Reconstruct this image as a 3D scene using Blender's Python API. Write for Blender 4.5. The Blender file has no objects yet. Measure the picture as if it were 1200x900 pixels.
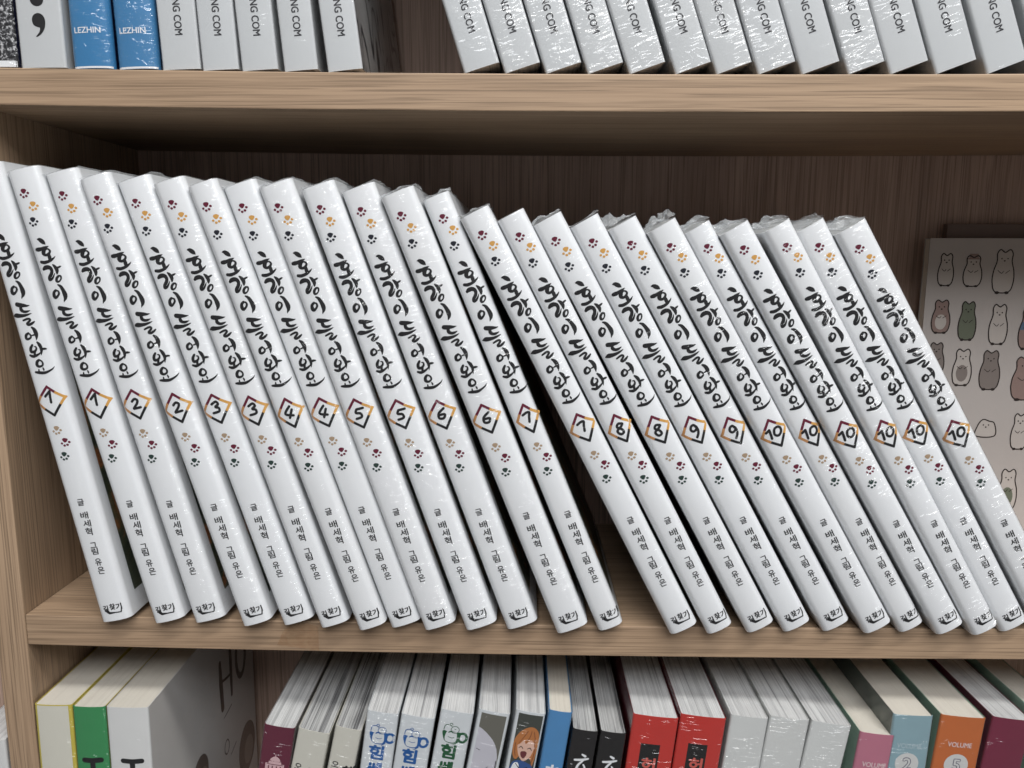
import bpy, math, random
from mathutils import Vector, Matrix, noise
from mathutils.geometry import tessellate_polygon
random.seed(7)
SC = bpy.context.scene
COL = SC.collection
R = math.radians

# ------------------------------------------------------------------ camera
CAM_POS = Vector((0.27898819, -0.40808934, 0.19856509))
PITCH, YAW, ROLL, F_PX = R(9.13244862), R(-0.78309184), R(-0.19189426), 913.4062617
fwd = Vector((math.sin(YAW)*math.cos(PITCH), math.cos(YAW)*math.cos(PITCH), -math.sin(PITCH)))
rgt = Vector((math.cos(YAW), -math.sin(YAW), 0))
dwn = fwd.cross(rgt)
r2 = rgt*math.cos(ROLL) + dwn*math.sin(ROLL)
d2 = dwn*math.cos(ROLL) - rgt*math.sin(ROLL)
cam_data = bpy.data.cameras.new('camera')
cam_data.sensor_width = 36.0
cam_data.lens = 36.0*F_PX/1200.0
cam_data.clip_start = 0.01
cam_data.clip_end = 50
cam = bpy.data.objects.new('camera', cam_data)
m = Matrix((r2, -d2, -fwd)).transposed().to_4x4()
m.translation = CAM_POS
cam.matrix_world = m
COL.objects.link(cam)
SC.camera = cam

# ------------------------------------------------------------------ world and lamps (indoor shop lighting)
w = bpy.data.worlds.new('World'); SC.world = w
w.use_nodes = True
w.node_tree.nodes['Background'].inputs[0].default_value = (1.0, 0.97, 0.95, 1)
w.node_tree.nodes['Background'].inputs[1].default_value = 0.13

def area(name, loc, target, sx, sy, power, color):
    d = bpy.data.lights.new(name, 'AREA'); d.shape = 'RECTANGLE'; d.size = sx; d.size_y = sy
    d.energy = power; d.color = color
    o = bpy.data.objects.new(name, d); o.location = loc
    o.rotation_euler = (Vector(target)-Vector(loc)).to_track_quat('-Z', 'Y').to_euler()
    COL.objects.link(o); return o
area('ceiling_tube', (0.62, -0.80, 1.60), (0.45, 0.0, 0.0), 1.6, 0.14, 19, (1.0, 0.985, 0.95))
area('ceiling_panel', (0.80, -2.20, 2.00), (0.35, 0.0, 0.05), 2.8, 1.0, 62, (0.965, 0.98, 1.0))
SC.view_settings.view_transform = 'Standard'
SC.view_settings.look = 'None'
SC.view_settings.exposure = 0.42
SC.view_settings.gamma = 1.0
SC.render.engine = 'CYCLES'
SC.cycles.use_denoising = True
SC.cycles.use_adaptive_sampling = True
SC.cycles.adaptive_threshold = 0.03
SC.cycles.max_bounces = 5
SC.cycles.diffuse_bounces = 3
SC.cycles.glossy_bounces = 2
SC.cycles.transparent_max_bounces = 8
SC.cycles.sample_clamp_indirect = 4.0

# ------------------------------------------------------------------ node helpers
class NT:
    def __init__(s, mat):
        mat.use_nodes = True
        s.t = mat.node_tree; s.t.nodes.clear()
        s.out = s.t.nodes.new('ShaderNodeOutputMaterial')
    def n(s, typ, **kw):
        nd = s.t.nodes.new(typ)
        for k, v in kw.items():
            if k.startswith('_'): setattr(nd, k[1:], v)
        return nd
    def l(s, a, b): s.t.links.new(a, b)
    def math(s, op, a, b=None, c=None, clamp=False):
        nd = s.t.nodes.new('ShaderNodeMath'); nd.operation = op; nd.use_clamp = clamp
        for i, v in enumerate((a, b, c)):
            if v is None: continue
            if isinstance(v, (int, float)): nd.inputs[i].default_value = v
            else: s.l(v, nd.inputs[i])
        return nd.outputs[0]
    def ramp(s, fac, stops):
        nd = s.t.nodes.new('ShaderNodeValToRGB'); cr = nd.color_ramp
        while len(cr.elements) > 1: cr.elements.remove(cr.elements[-1])
        for i, (p, c) in enumerate(stops):
            e = cr.elements[0] if i == 0 else cr.elements.new(p)
            e.position = p; e.color = (c[0], c[1], c[2], 1) if not isinstance(c, (int, float)) else (c, c, c, 1)
        s.l(fac, nd.inputs[0]); return nd.outputs[0]
    def coords(s, scale, rot=(0, 0, 0), seed=True):
        tc = s.n('ShaderNodeTexCoord')
        v = tc.outputs['Object']
        if seed:
            at = s.n('ShaderNodeAttribute', _attribute_type='OBJECT', _attribute_name='seed')
            ad = s.n('ShaderNodeVectorMath', _operation='ADD'); s.l(v, ad.inputs[0])
            cb = s.n('ShaderNodeCombineXYZ'); s.l(at.outputs['Fac'], cb.inputs[0]); s.l(at.outputs['Fac'], cb.inputs[2])
            s.l(cb.outputs[0], ad.inputs[1]); v = ad.outputs[0]
        mp = s.n('ShaderNodeMapping'); mp.inputs['Scale'].default_value = scale; mp.inputs['Rotation'].default_value = rot
        s.l(v, mp.inputs[0]); return mp.outputs[0]
    def noise(s, vec, scale, detail=2, rough=0.5, dist=0.0):
        nd = s.n('ShaderNodeTexNoise'); nd.inputs['Scale'].default_value = scale
        nd.inputs['Detail'].default_value = detail; nd.inputs['Roughness'].default_value = rough
        nd.inputs['Distortion'].default_value = dist
        s.l(vec, nd.inputs['Vector']); return nd.outputs['Fac']
    def mix(s, fac, a, b, mode='MIX'):
        nd = s.n('ShaderNodeMix', _data_type='RGBA', _blend_type=mode)
        for sock, v in ((nd.inputs[0], fac), (nd.inputs[6], a), (nd.inputs[7], b)):
            if isinstance(v, (int, float)): sock.default_value = v
            elif isinstance(v, tuple): sock.default_value = (*v[:3], 1)
            else: s.l(v, sock)
        return nd.outputs[2]
    def bump(s, h, strength, dist):
        nd = s.n('ShaderNodeBump'); nd.inputs['Strength'].default_value = strength
        nd.inputs['Distance'].default_value = dist; s.l(h, nd.inputs['Height']); return nd.outputs[0]
    def principled(s, color, rough=0.5, normal=None, spec=0.5):
        p = s.n('ShaderNodeBsdfPrincipled')
        if isinstance(color, tuple): p.inputs['Base Color'].default_value = (*color[:3], 1)
        else: s.l(color, p.inputs['Base Color'])
        if isinstance(rough, (int, float)): p.inputs['Roughness'].default_value = rough
        else: s.l(rough, p.inputs['Roughness'])
        p.inputs['Specular IOR Level'].default_value = spec
        if normal is not None: s.l(normal, p.inputs['Normal'])
        s.l(p.outputs[0], s.out.inputs[0]); return p

def srgb(r, g, b):
    f = lambda c: (c/255/12.92) if c/255 <= 0.04045 else ((c/255+0.055)/1.055)**2.4
    return (f(r), f(g), f(b))

_mc = {}
def paper(name, color, rough=0.42, var=0.05, spec=0.45):
    """printed cover board: flat ink with faint mottling and fibre bump"""
    if name in _mc: return _mc[name]
    mt = bpy.data.materials.new(name); t = NT(mt)
    v = t.coords((1, 1, 1))
    n1 = t.noise(v, 90, 3)
    c = t.mix(t.math('MULTIPLY', n1, 1.0), tuple(x*(1-var) for x in color), tuple(min(1, x*(1+var)) for x in color))
    if max(color) > 0.3 and 'ink' not in name: c = t.mix(t.math('MULTIPLY', t.ramp(t.noise(v, 5, 1), [(0.35, 0.0), (0.65, 1.0)]), 0.06), c, (0.45, 0.40, 0.34))
    n2 = t.noise(v, 700, 2)
    t.principled(c, rough, t.bump(n2, 0.12, 0.0003), spec)
    _mc[name] = mt; return mt

def ink(name, color, rough=0.45):
    return paper(name, color, rough, 0.03, 0.35)

def wood(name, axis, light, dark, seed):
    mt = bpy.data.materials.new(name); t = NT(mt)
    def sc(a, b):
        return tuple(a if i == axis else b for i in range(3))
    tc = t.n('ShaderNodeTexCoord')
    ad = t.n('ShaderNodeVectorMath', _operation='ADD'); ad.inputs[1].default_value = (seed, seed*1.7, seed*0.6)
    t.l(tc.outputs['Object'], ad.inputs[0])
    def mp(s):
        nd = t.n('ShaderNodeMapping'); nd.inputs['Scale'].default_value = s
        t.l(ad.outputs[0], nd.inputs[0]); return nd.outputs[0]
    broad = t.noise(mp(sc(2.2, 24)), 1, 3, 0.55, 0.6)
    grain = t.noise(mp(sc(7, 460)), 1, 4, 0.62, 0.5)
    fine = t.noise(mp(sc(20, 1400)), 1, 3, 0.6)
    pore = t.noise(mp(sc(11, 1000)), 1, 2, 0.5, 0.3)
    base = t.mix(t.ramp(broad, [(0.3, 0.0), (0.7, 1.0)]), dark, light)
    mid = tuple(d*0.74 for d in dark)
    c = t.mix(t.math('MULTIPLY', t.ramp(grain, [(0.46, 0.0), (0.60, 1.0)]), 0.56), base, mid)
    hi = tuple(min(1, x*1.18) for x in light)
    c = t.mix(t.math('MULTIPLY', t.ramp(fine, [(0.45, 0.0), (0.75, 1.0)]), 0.40), c, hi)
    c = t.mix(t.math('MULTIPLY', t.ramp(pore, [(0.54, 0.0), (0.63, 1.0)]), 0.60), c, tuple(d*0.50 for d in dark))
    t.principled(c, 0.48, t.bump(t.math('ADD', grain, t.math('MULTIPLY', fine, 0.5)), 0.18, 0.0004), 0.35)
    return mt

def page_mat(name, light, dark, amount=1.0):
    """edges of the leaves: fine lines that run from the spine to the fore edge"""
    mt = bpy.data.materials.new(name); t = NT(mt)
    v1 = t.coords((2600, 9, 9)); v2 = t.coords((420, 3, 3)); v3 = t.coords((160, 30, 30))
    a = t.noise(v1, 1, 2, 0.6); b = t.noise(v2, 1, 3, 0.6); g = t.noise(v3, 1, 2)
    f = t.math('MULTIPLY', t.ramp(a, [(0.40, 0.0), (0.66, 1.0)]), 0.65*amount)
    f = t.math('ADD', f, t.math('MULTIPLY', t.ramp(b, [(0.52, 0.0), (0.66, 1.0)]), 0.75*amount), clamp=True)
    f = t.math('ADD', f, t.math('MULTIPLY', t.ramp(g, [(0.45, 0.0), (0.75, 1.0)]), 0.25*amount), clamp=True)
    t.principled(t.mix(f, light, dark), 0.7, t.bump(t.math('ADD', a, b), 0.5, 0.0004), 0.2)
    return mt

def film_mat():
    """clear shrink film: nearly invisible, its creases catch the lamps"""
    mt = bpy.data.materials.new('shrink_film'); t = NT(mt)
    wr = t.n('ShaderNodeAttribute', _attribute_type='OBJECT', _attribute_name='wrinkle').outputs['Fac']
    def crease(scale, rot, lo, hi, mscale, mlo, mhi):
        v = t.coords(scale, rot)
        n = t.noise(v, 1, 1, 0.4, 0.4)
        ridge = t.math('SUBTRACT', 1.0, t.math('ABSOLUTE', t.math('MULTIPLY', t.math('SUBTRACT', n, 0.5), 2.0)))
        ridge = t.ramp(ridge, [(lo, 0.0), (hi, 1.0)])
        mk = t.ramp(t.math('ADD', t.noise(t.coords((1, 1, 1)), mscale, 1), t.math('MULTIPLY', t.math('SUBTRACT', wr, 0.8), 0.13)), [(mlo, 0.0), (mhi, 1.0)])
        return t.math('MULTIPLY', ridge, mk)
    c1 = crease((60, 60, 400), (0, R(7), 0), 0.80, 1.0, 65, 0.47, 0.60)
    c2 = crease((80, 80, 330), (0, R(-38), 0), 0.82, 1.0, 50, 0.50, 0.62)
    c3 = crease((230, 230, 230), (0, 0, 0), 0.86, 1.0, 45, 0.52, 0.64)
    soft = t.noise(t.coords((90, 90, 160)), 1, 2)
    h = t.math('ADD', t.math('ADD', t.math('MULTIPLY', c1, 1.0), t.math('MULTIPLY', c2, 0.9)), t.math('MULTIPLY', c3, 0.35))
    h = t.math('ADD', t.math('MULTIPLY', h, wr), t.math('MULTIPLY', soft, 0.35))
    bp = t.bump(h, 1.0, 0.00042)
    gl = t.n('ShaderNodeBsdfGlossy'); gl.inputs['Roughness'].default_value = 0.14; t.l(bp, gl.inputs['Normal'])
    tr = t.n('ShaderNodeBsdfTransparent'); tr.inputs[0].default_value = (0.97, 0.975, 0.98, 1)
    fr = t.n('ShaderNodeFresnel'); fr.inputs[0].default_value = 1.5
    fac = t.math('MINIMUM', t.math('MULTIPLY', fr.outputs[0], 1.6), 0.26)
    mx = t.n('ShaderNodeMixShader'); t.l(fac, mx.inputs[0]); t.l(tr.outputs[0], mx.inputs[1]); t.l(gl.outputs[0], mx.inputs[2])
    t.l(mx.outputs[0], t.out.inputs[0])
    return mt
FILM = film_mat()

def fold_mat():
    """several layers of crumpled film at a welded end"""
    mt = bpy.data.materials.new('crumpled_film'); t = NT(mt)
    v = t.coords((1, 1, 1))
    n = t.noise(v, 420, 3, 0.6, 1.0)
    bp = t.bump(n, 1.0, 0.002)
    gl = t.n('ShaderNodeBsdfGlossy'); gl.inputs['Roughness'].default_value = 0.2; t.l(bp, gl.inputs['Normal'])
    tl = t.n('ShaderNodeBsdfTranslucent'); tl.inputs[0].default_value = (0.85, 0.88, 0.9, 1)
    df = t.n('ShaderNodeBsdfDiffuse'); df.inputs[0].default_value = (0.8, 0.83, 0.85, 1)
    tr = t.n('ShaderNodeBsdfTransparent'); tr.inputs[0].default_value = (0.95, 0.96, 0.97, 1)
    m1 = t.n('ShaderNodeMixShader'); m1.inputs[0].default_value = 0.5; t.l(df.outputs[0], m1.inputs[1]); t.l(tl.outputs[0], m1.inputs[2])
    m2 = t.n('ShaderNodeMixShader'); m2.inputs[0].default_value = 0.4; t.l(m1.outputs[0], m2.inputs[1]); t.l(gl.outputs[0], m2.inputs[2])
    m3 = t.n('ShaderNodeMixShader'); m3.inputs[0].default_value = 0.42; t.l(tr.outputs[0], m3.inputs[1]); t.l(m2.outputs[0], m3.inputs[2])
    t.l(m3.outputs[0], t.out.inputs[0]); return mt
FOLD = fold_mat()

# ------------------------------------------------------------------ mesh helpers
class MB:
    def __init__(s): s.v = []; s.f = []; s.m = []; s.sm = []
    def add(s, verts, faces, mi=0, smooth=False):
        o = len(s.v); s.v += [tuple(p) for p in verts]
        for f in faces:
            s.f.append(tuple(i+o for i in f)); s.m.append(mi); s.sm.append(smooth)
    def box(s, a, b, mi=0):
        x0, y0, z0 = a; x1, y1, z1 = b
        s.add([(x0,y0,z0),(x1,y0,z0),(x1,y1,z0),(x0,y1,z0),(x0,y0,z1),(x1,y0,z1),(x1,y1,z1),(x0,y1,z1)],
              [(0,3,2,1),(4,5,6,7),(0,1,5,4),(1,2,6,5),(2,3,7,6),(3,0,4,7)], mi)
    def build(s, name, mats, parent=None, seed=0.0, bevel=None, **props):
        me = bpy.data.meshes.new(name)
        me.from_pydata(s.v, [], s.f)
        for mt in (mats if isinstance(mats, (list, tuple)) else [mats]): me.materials.append(mt)
        me.polygons.foreach_set('material_index', s.m)
        me.polygons.foreach_set('use_smooth', s.sm)
        me.update()
        o = bpy.data.objects.new(name, me); COL.objects.link(o)
        if parent is not None: o.parent = parent
        o['seed'] = float(seed)
        for k, v in props.items(): o[k] = v
        if bevel:
            b = o.modifiers.new('bevel', 'BEVEL'); b.width = bevel; b.segments = 2; b.limit_method = 'ANGLE'
        return o

def thing(name, label, cat, loc, ang=0.0, group=None):
    o = bpy.data.objects.new(name, None); o.empty_display_size = 0.02
    COL.objects.link(o); o.location = loc; o.rotation_euler = (0, -ang, 0)
    o['label'] = label; o['category'] = cat
    if group: o['group'] = group
    return o

def spline(pts, n=7):
    if len(pts) < 3: 
        a, b = pts[0], pts[-1]
        return [tuple(a[k]+(b[k]-a[k])*i/4 for k in range(3)) for i in range(5)]
    out = []
    P = [pts[0]]+list(pts)+[pts[-1]]
    closed = math.dist(pts[0][:2], pts[-1][:2]) < 1e-6
    if closed: P[0] = pts[-2]; P[-1] = pts[1]
    for i in range(1, len(P)-2):
        p0, p1, p2, p3 = P[i-1], P[i], P[i+1], P[i+2]
        for j in range(n):
            t = j/n
            out.append(tuple(0.5*((2*p1[k])+(-p0[k]+p2[k])*t+(2*p0[k]-5*p1[k]+4*p2[k]-p3[k])*t*t+(-p0[k]+3*p1[k]-3*p2[k]+p3[k])*t**3) for k in range(3)))
    out.append(tuple(pts[-1])); return out

def ribbon(mb, pts, put, mi=0):
    """brush stroke: (u, w, width) points in millimetres laid on a surface by put(u, w)"""
    s = spline(pts)
    L, Rr = [], []
    n = len(s)
    for i in range(n):
        a = s[max(0, i-1)]; b = s[min(n-1, i+1)]
        dx, dy = b[0]-a[0], b[1]-a[1]; d = math.hypot(dx, dy) or 1
        h = max(0.04, s[i][2]*0.5)
        L.append((s[i][0]-dy/d*h, s[i][1]+dx/d*h)); Rr.append((s[i][0]+dy/d*h, s[i][1]-dx/d*h))
    def cap(p, q, wd):
        dx, dy = p[0]-q[0], p[1]-q[1]; d = math.hypot(dx, dy) or 1; h = max(0.04, wd*0.5)
        ax, ay = dx/d, dy/d; r = []
        for k in range(1, 6):
            a = math.pi*(k/6)-math.pi/2
            r.append((p[0]+ax*math.cos(a)*h-ay*math.sin(a)*h, p[1]+ay*math.cos(a)*h+ax*math.sin(a)*h))
        return r
    verts = []; faces = []
    for i in range(n): verts += [L[i], Rr[i]]
    for i in range(n-1): faces.append((2*i, 2*i+1, 2*i+3, 2*i+2))
    c = cap(s[0], s[1], s[0][2]); o = len(verts); verts += c
    faces.append(tuple([1]+[o+k for k in range(5)][::1]+[0]) if False else tuple([0]+[o+k for k in range(4, -1, -1)]+[1]) if math.dist(c[4], L[0]) < math.dist(c[0], L[0]) else tuple([0]+[o+k for k in range(5)]+[1]))
    c = cap(s[-1], s[-2], s[-1][2]); o = len(verts); verts += c
    faces.append(tuple([2*n-2]+[o+k for k in range(4, -1, -1)]+[2*n-1]) if math.dist(c[4], L[-1]) < math.dist(c[0], L[-1]) else tuple([2*n-2]+[o+k for k in range(5)]+[2*n-1]))
    mb.add([put(*p) for p in verts], faces, mi)

def poly(mb, pts, put, mi=0):
    tri = tessellate_polygon([[Vector((p[0], p[1], 0)) for p in pts]])
    if max(p[0] for p in pts)-min(p[0] for p in pts) > 40:      # flat cover, no need to follow a curve
        mb.add([put(*p[:2]) for p in pts], [tuple(t) for t in tri], mi); return
    def clip(q, x, sg):
        out = []
        for i in range(len(q)):
            a, c = q[i], q[(i+1) % len(q)]
            ia, ic = (a[0]-x)*sg <= 0, (c[0]-x)*sg <= 0
            if ia: out.append(a)
            if ia != ic:
                f = (x-a[0])/(c[0]-a[0]); out.append((x, a[1]+(c[1]-a[1])*f))
        return out
    st = 0.8
    for t in tri:
        q = [tuple(pts[i][:2]) for i in t]
        k0 = math.floor(min(p[0] for p in q)/st); k1 = math.ceil(max(p[0] for p in q)/st)
        for k in range(k0, k1):
            c = clip(clip(q, k*st, -1), (k+1)*st, 1)
            if len(c) >= 3: mb.add([put(*p) for p in c], [tuple(range(len(c)))], mi)

def smooth_poly(mb, pts, put, mi=0):
    s = spline([(p[0], p[1], 0) for p in pts]+[(pts[0][0], pts[0][1], 0)], 5)[:-1]
    poly(mb, s, put, mi)

def disc(mb, cx, cy, rx, ry, put, mi=0, n=20, a0=0.0):
    pts = []
    for k in range(n):
        a = 2*math.pi*k/n; x, y = rx*math.cos(a), ry*math.sin(a)
        pts.append((cx+x*math.cos(a0)-y*math.sin(a0), cy+x*math.sin(a0)+y*math.cos(a0)))
    poly(mb, pts, put, mi)

def ring(mb, cx, cy, rx, ry, wd, put, mi=0):
    ribbon(mb, [(cx+rx*math.cos(2*math.pi*k/10), cy+ry*math.sin(2*math.pi*k/10), wd) for k in range(11)], put, mi)

_gl = {}
def glyphs(text, bold=0.0):
    """flat outline mesh of a string in the built-in font, centred, cap height about 0.7"""
    key = (text, bold)
    if key in _gl: return _gl[key]
    cu = bpy.data.curves.new('lettering', 'FONT'); cu.body = text; cu.size = 1.0; cu.offset = bold
    cu.resolution_u = 4
    o = bpy.data.objects.new('lettering', cu); COL.objects.link(o)
    dg = bpy.context.evaluated_depsgraph_get(); dg.update()
    me = bpy.data.meshes.new_from_object(o.evaluated_get(dg))
    v = [(p.co.x, p.co.y) for p in me.vertices]; f = [tuple(p.vertices) for p in me.polygons]
    bpy.data.objects.remove(o); bpy.data.curves.remove(cu); bpy.data.meshes.remove(me)
    xs = [p[0] for p in v]; ys = [p[1] for p in v]
    cx, cy = (min(xs)+max(xs))/2, (min(ys)+max(ys))/2
    v = [(p[0]-cx, p[1]-cy) for p in v]
    _gl[key] = (v, f, max(xs)-min(xs), max(ys)-min(ys)); return _gl[key]

def write(mb, text, cu, cw, height=None, width=None, rot=0.0, put=None, mi=0, bold=0.0, skew=0.0, fat=0.0):
    v, f, wx, wy = glyphs(text, bold)
    sy = height/wy if height else width/wx
    sx = width/wx if width else sy
    c, s = math.cos(rot), math.sin(rot)
    flat = []
    for x, y in v:
        X, Y = x*sx+skew*y*sy, y*sy
        flat.append((cu+X*c-Y*s, cw+X*s+Y*c))
    out = [put(*p) for p in flat]
    mb.add(out, f, mi)
    if fat:
        for k in range(6):
            a = math.pi/3*k; du, dw = fat*math.cos(a), fat*math.sin(a)
            lf = 0.000003*(k+1)
            mb.add([put(u+du, w2+dw, lf) for u, w2 in flat], f, mi)

# ------------------------------------------------------------------ book builder
class Book:
    """local frame: x = thickness from the left cover, y = depth behind the spine, z = up the spine (metres)"""
    def __init__(s, name, label, loc, ang, T, L, D, spine, side, page, r=0.0018, convex=0.0009, group=None, seed=0.0):
        s.T, s.L, s.D, s.r, s.cv, s.seed = T, L, D, min(r, T*0.3), convex, seed
        s.root = thing(name, label, 'book', loc, ang, group)
        n = 26; us = []
        for i in range(n+1):
            t = i/n; us.append(T*(0.5-0.5*math.cos(math.pi*t)))
        prof = [(u, s.surf(u)) for u in us]; th = 0.00040
        inner = [(th+u*(T-2*th)/T, y+th) for u, y in prof]
        mb = MB()
        def strip(p, flip, mi, sm, z0=0.0, z1=L):
            k = len(p); v = [(a, b, z0) for a, b in p]+[(a, b, z1) for a, b in p]
            f = [(i, i+1, k+i+1, k+i) for i in range(k-1)]
            mb.add(v, [q[::-1] for q in f] if flip else f, mi, sm)
        strip(prof, False, 0, True); strip(inner, True, 0, True)
        for a, sg in ((prof[0], 0), (prof[-1], 1)):
            ui = th if sg == 0 else T-th; uo = 0 if sg == 0 else T
            yi = inner[0][1]
            strip([(uo, D), (uo, a[1])][::1 if sg == 0 else -1], False, 1, False)
            strip([(ui, D), (ui, yi)][::1 if sg == 0 else -1], True, 1, False)
            for z in (0.0, L):
                mb.add([(uo, a[1], z), (uo, D, z), (ui, D, z), (ui, yi, z)], [(0, 1, 2, 3)], 1)
            mb.add([(uo, D, 0), (ui, D, 0), (ui, D, L), (uo, D, L)], [(0, 1, 2, 3)], 1)
        for z in (0.0, L):
            k = len(prof); v = [(a, b, z) for a, b in prof]+[(a, b, z) for a, b in inner]
            mb.add(v, [(i, i+1, k+i+1, k+i) for i in range(k-1)], 0)
        s.prof = prof
        s.cover = mb.build('cover', [spine, side], s.root, seed)
        pb = MB(); e = 0.00012
        ip = [(th+e+u*(T-2*th-2*e)/T, y+th+e) for u, y in prof]
        loop = ip+[(T-th-e, D-0.0012), (th+e, D-0.0012)]; k = len(loop)
        z0, z1 = 0.0003, L-0.0003
        v = [(a, b, z0) for a, b in loop]+[(a, b, z1) for a, b in loop]
        pb.add(v, [(i, (i+1) % k, k+(i+1) % k, k+i) for i in range(k)]+[tuple(range(k))[::-1], tuple(range(k, 2*k))])
        s.pages = pb.build('page_block', page, s.root, seed)
    def surf(s, u):
        T = s.T; u = min(max(u, 0.0), T); e = abs(2*u/T-1)
        y = s.cv*e*e; d = min(u, T-u)
        if d < s.r: y += s.r-math.sqrt(max(0.0, s.r*s.r-(s.r-d)**2))
        return y
    def put(s, lift=0.00008):
        def f(u, w, l=0.0): return (u*0.001, s.surf(u*0.001)-lift-l, w*0.001)
        return f
    def side_put(s, lift=0.0001):
        """right hand cover: first coordinate is the depth in mm"""
        def f(y, w): return (s.T+lift, y*0.001, w*0.001)
        return f
    def part(s, name, mb, mats, **p): return mb.build(name, mats, s.root, s.seed, **p)
    def film(s, wrinkle=1.0, top=True):
        depth = s.D
        o = 0.00028; mb = MB(); T = s.T
        pr = [(-o, depth)]
        for i, (u, y) in enumerate(s.prof):
            t = i/(len(s.prof)-1)*2-1
            pr.append((u+o*t*abs(t), y-o))
        pr.append((T+o, depth))
        k = len(pr); nz = 2
        v = []; z0, z1 = 0.0002, s.L+o
        for z in (z0, z1): v += [(a, b, z) for a, b in pr]
        mb.add(v, [(i, i+1, k+i+1, k+i) for i in range(k-1)], 0, True)
        if top: mb.add([(a, b, z1) for a, b in pr[1:-1]]+[(T+o, s.D, z1), (-o, s.D, z1)], [tuple(range(k))], 0, False)
        return s.part('shrink_film', mb, FILM, wrinkle=float(wrinkle))
    def fold(s, amp, k):
        """crumpled weld of the film standing on top of the book"""
        rnd = random.Random(k); mb = MB(); nx, ny = 14, 12; v = []
        off = Vector((k*1.7, k*3.1, 0))
        for j in range(ny+1):
            for i in range(nx+1):
                u = i/nx; y = j/ny
                nz = noise.noise(Vector((u*2.6, y*3.2, 0))+off)*0.9+noise.noise(Vector((u*7, y*8, 3))+off)*0.5
                h = max(0.0, 0.45+nz)*amp*(math.sin(math.pi*min(1, y*1.3+0.12)))*(0.35+0.65*(1-u) if k % 2 else 0.5+0.5*math.sin(3.1*u+k))
                v.append((s.T*(u*1.06-0.03)+noise.noise(Vector((u*5, y*5, 9))+off)*amp*0.3, 0.0022+y*0.05+noise.noise(Vector((u*4, 2, y))+off)*0.003, s.L+0.0006+h))
        f = [(j*(nx+1)+i, j*(nx+1)+i+1, (j+1)*(nx+1)+i+1, (j+1)*(nx+1)+i) for j in range(ny) for i in range(nx)]
        mb.add(v, f, 0, False)
        return s.part('film_end_fold', mb, FOLD)

# ------------------------------------------------------------------ the bookcase
H, DEP, SAG, TH = 0.27485248, 0.17122972, 0.00346819, 0.018
def sag(x): return -SAG*(1-((x-0.4)/0.4)**2)
OAK_L, OAK_D = (0.385, 0.272, 0.180), (0.275, 0.185, 0.118)
wood_h = [wood('oak_board_%s' % n, 0, OAK_L, OAK_D, sd) for n, sd in (('first', 0.3), ('second', 2.1), ('third', 4.4), ('fourth', 7.7))]
wood_v = wood('oak_upright', 2, OAK_L, OAK_D, 5.2)
wood_b = wood('oak_backing', 2, (0.52, 0.37, 0.30), (0.39, 0.27, 0.215), 9.5)
case = thing('bookcase', 'open light oak bookcase with grooved grain whose shelves hold all the books', 'bookcase', (0, 0, 0))
def shelf(ztop, mat, x0=0.0, x1=0.8, bend=True):
    mb = MB(); n = 40; v = []
    for i in range(n+1):
        x = x0+(x1-x0)*i/n; dz = sag(x) if bend else 0.0
        v += [(x, 0, ztop+dz), (x, DEP, ztop+dz), (x, DEP, ztop-TH+dz), (x, 0, ztop-TH+dz)]
    f = []
    for i in range(n):
        a = 4*i; b = a+4
        for k in range(4): f.append((a+k, a+(k+1) % 4, b+(k+1) % 4, b+k))
    f += [(0, 3, 2, 1), (4*n, 4*n+1, 4*n+2, 4*n+3)]
    mb.add(v, f); return mb.build('shelf', mat, case, bevel=0.0006)
LOWZ = -TH-H
shelf(H+TH, wood_h[0]); shelf(0.0, wood_h[1]); shelf(LOWZ, wood_h[2]); shelf(0.70, wood_h[3])  # last, topmost shelf is out of view, added to shade the upper row
shelf(LOWZ, wood_h[0], -0.3, -0.0175, False)
for x in (-0.0172, 0.8002):
    mb = MB(); mb.box((x, -0.0006, -0.36), (x+0.0170, DEP, 0.75)); mb.build('side_panel', wood_v, case, bevel=0.0007)
mb = MB(); mb.box((-0.3, DEP+0.0002, -0.36), (0.83, DEP+0.0062, 0.75)); mb.build('back_panel', wood_b, case)
# torn scrap of clear brown tape stuck to the front edge of the middle shelf
tp = bpy.data.materials.new('brown_tape'); t = NT(tp)
v = t.coords((1, 1, 1)); n = t.noise(v, 260, 3, 0.6, 1.5)
p = t.principled(t.mix(t.ramp(n, [(0.4, 0.0), (0.6, 1.0)]), (0.30, 0.15, 0.07), (0.42, 0.26, 0.14)), 0.25, t.bump(n, 0.4, 0.0006), 0.5)
mx = t.n('ShaderNodeMixShader'); tr = t.n('ShaderNodeBsdfTransparent'); mx.inputs[0].default_value = 0.26
t.l(tr.outputs[0], mx.inputs[1]); t.l(p.outputs[0], mx.inputs[2]); t.l(mx.outputs[0], t.out.inputs[0])
mb = MB(); mb.add([(0.142, -0.0012, -0.0158), (0.1655, -0.0012, -0.0192), (0.1655, -0.0012, -0.0048), (0.1605, -0.0012, -0.0030), (0.150, -0.0012, -0.0036), (0.1455, -0.0012, -0.0080)], [(0, 1, 2, 3, 4, 5)])
mb.build('tape_scrap', tp, case)

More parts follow.
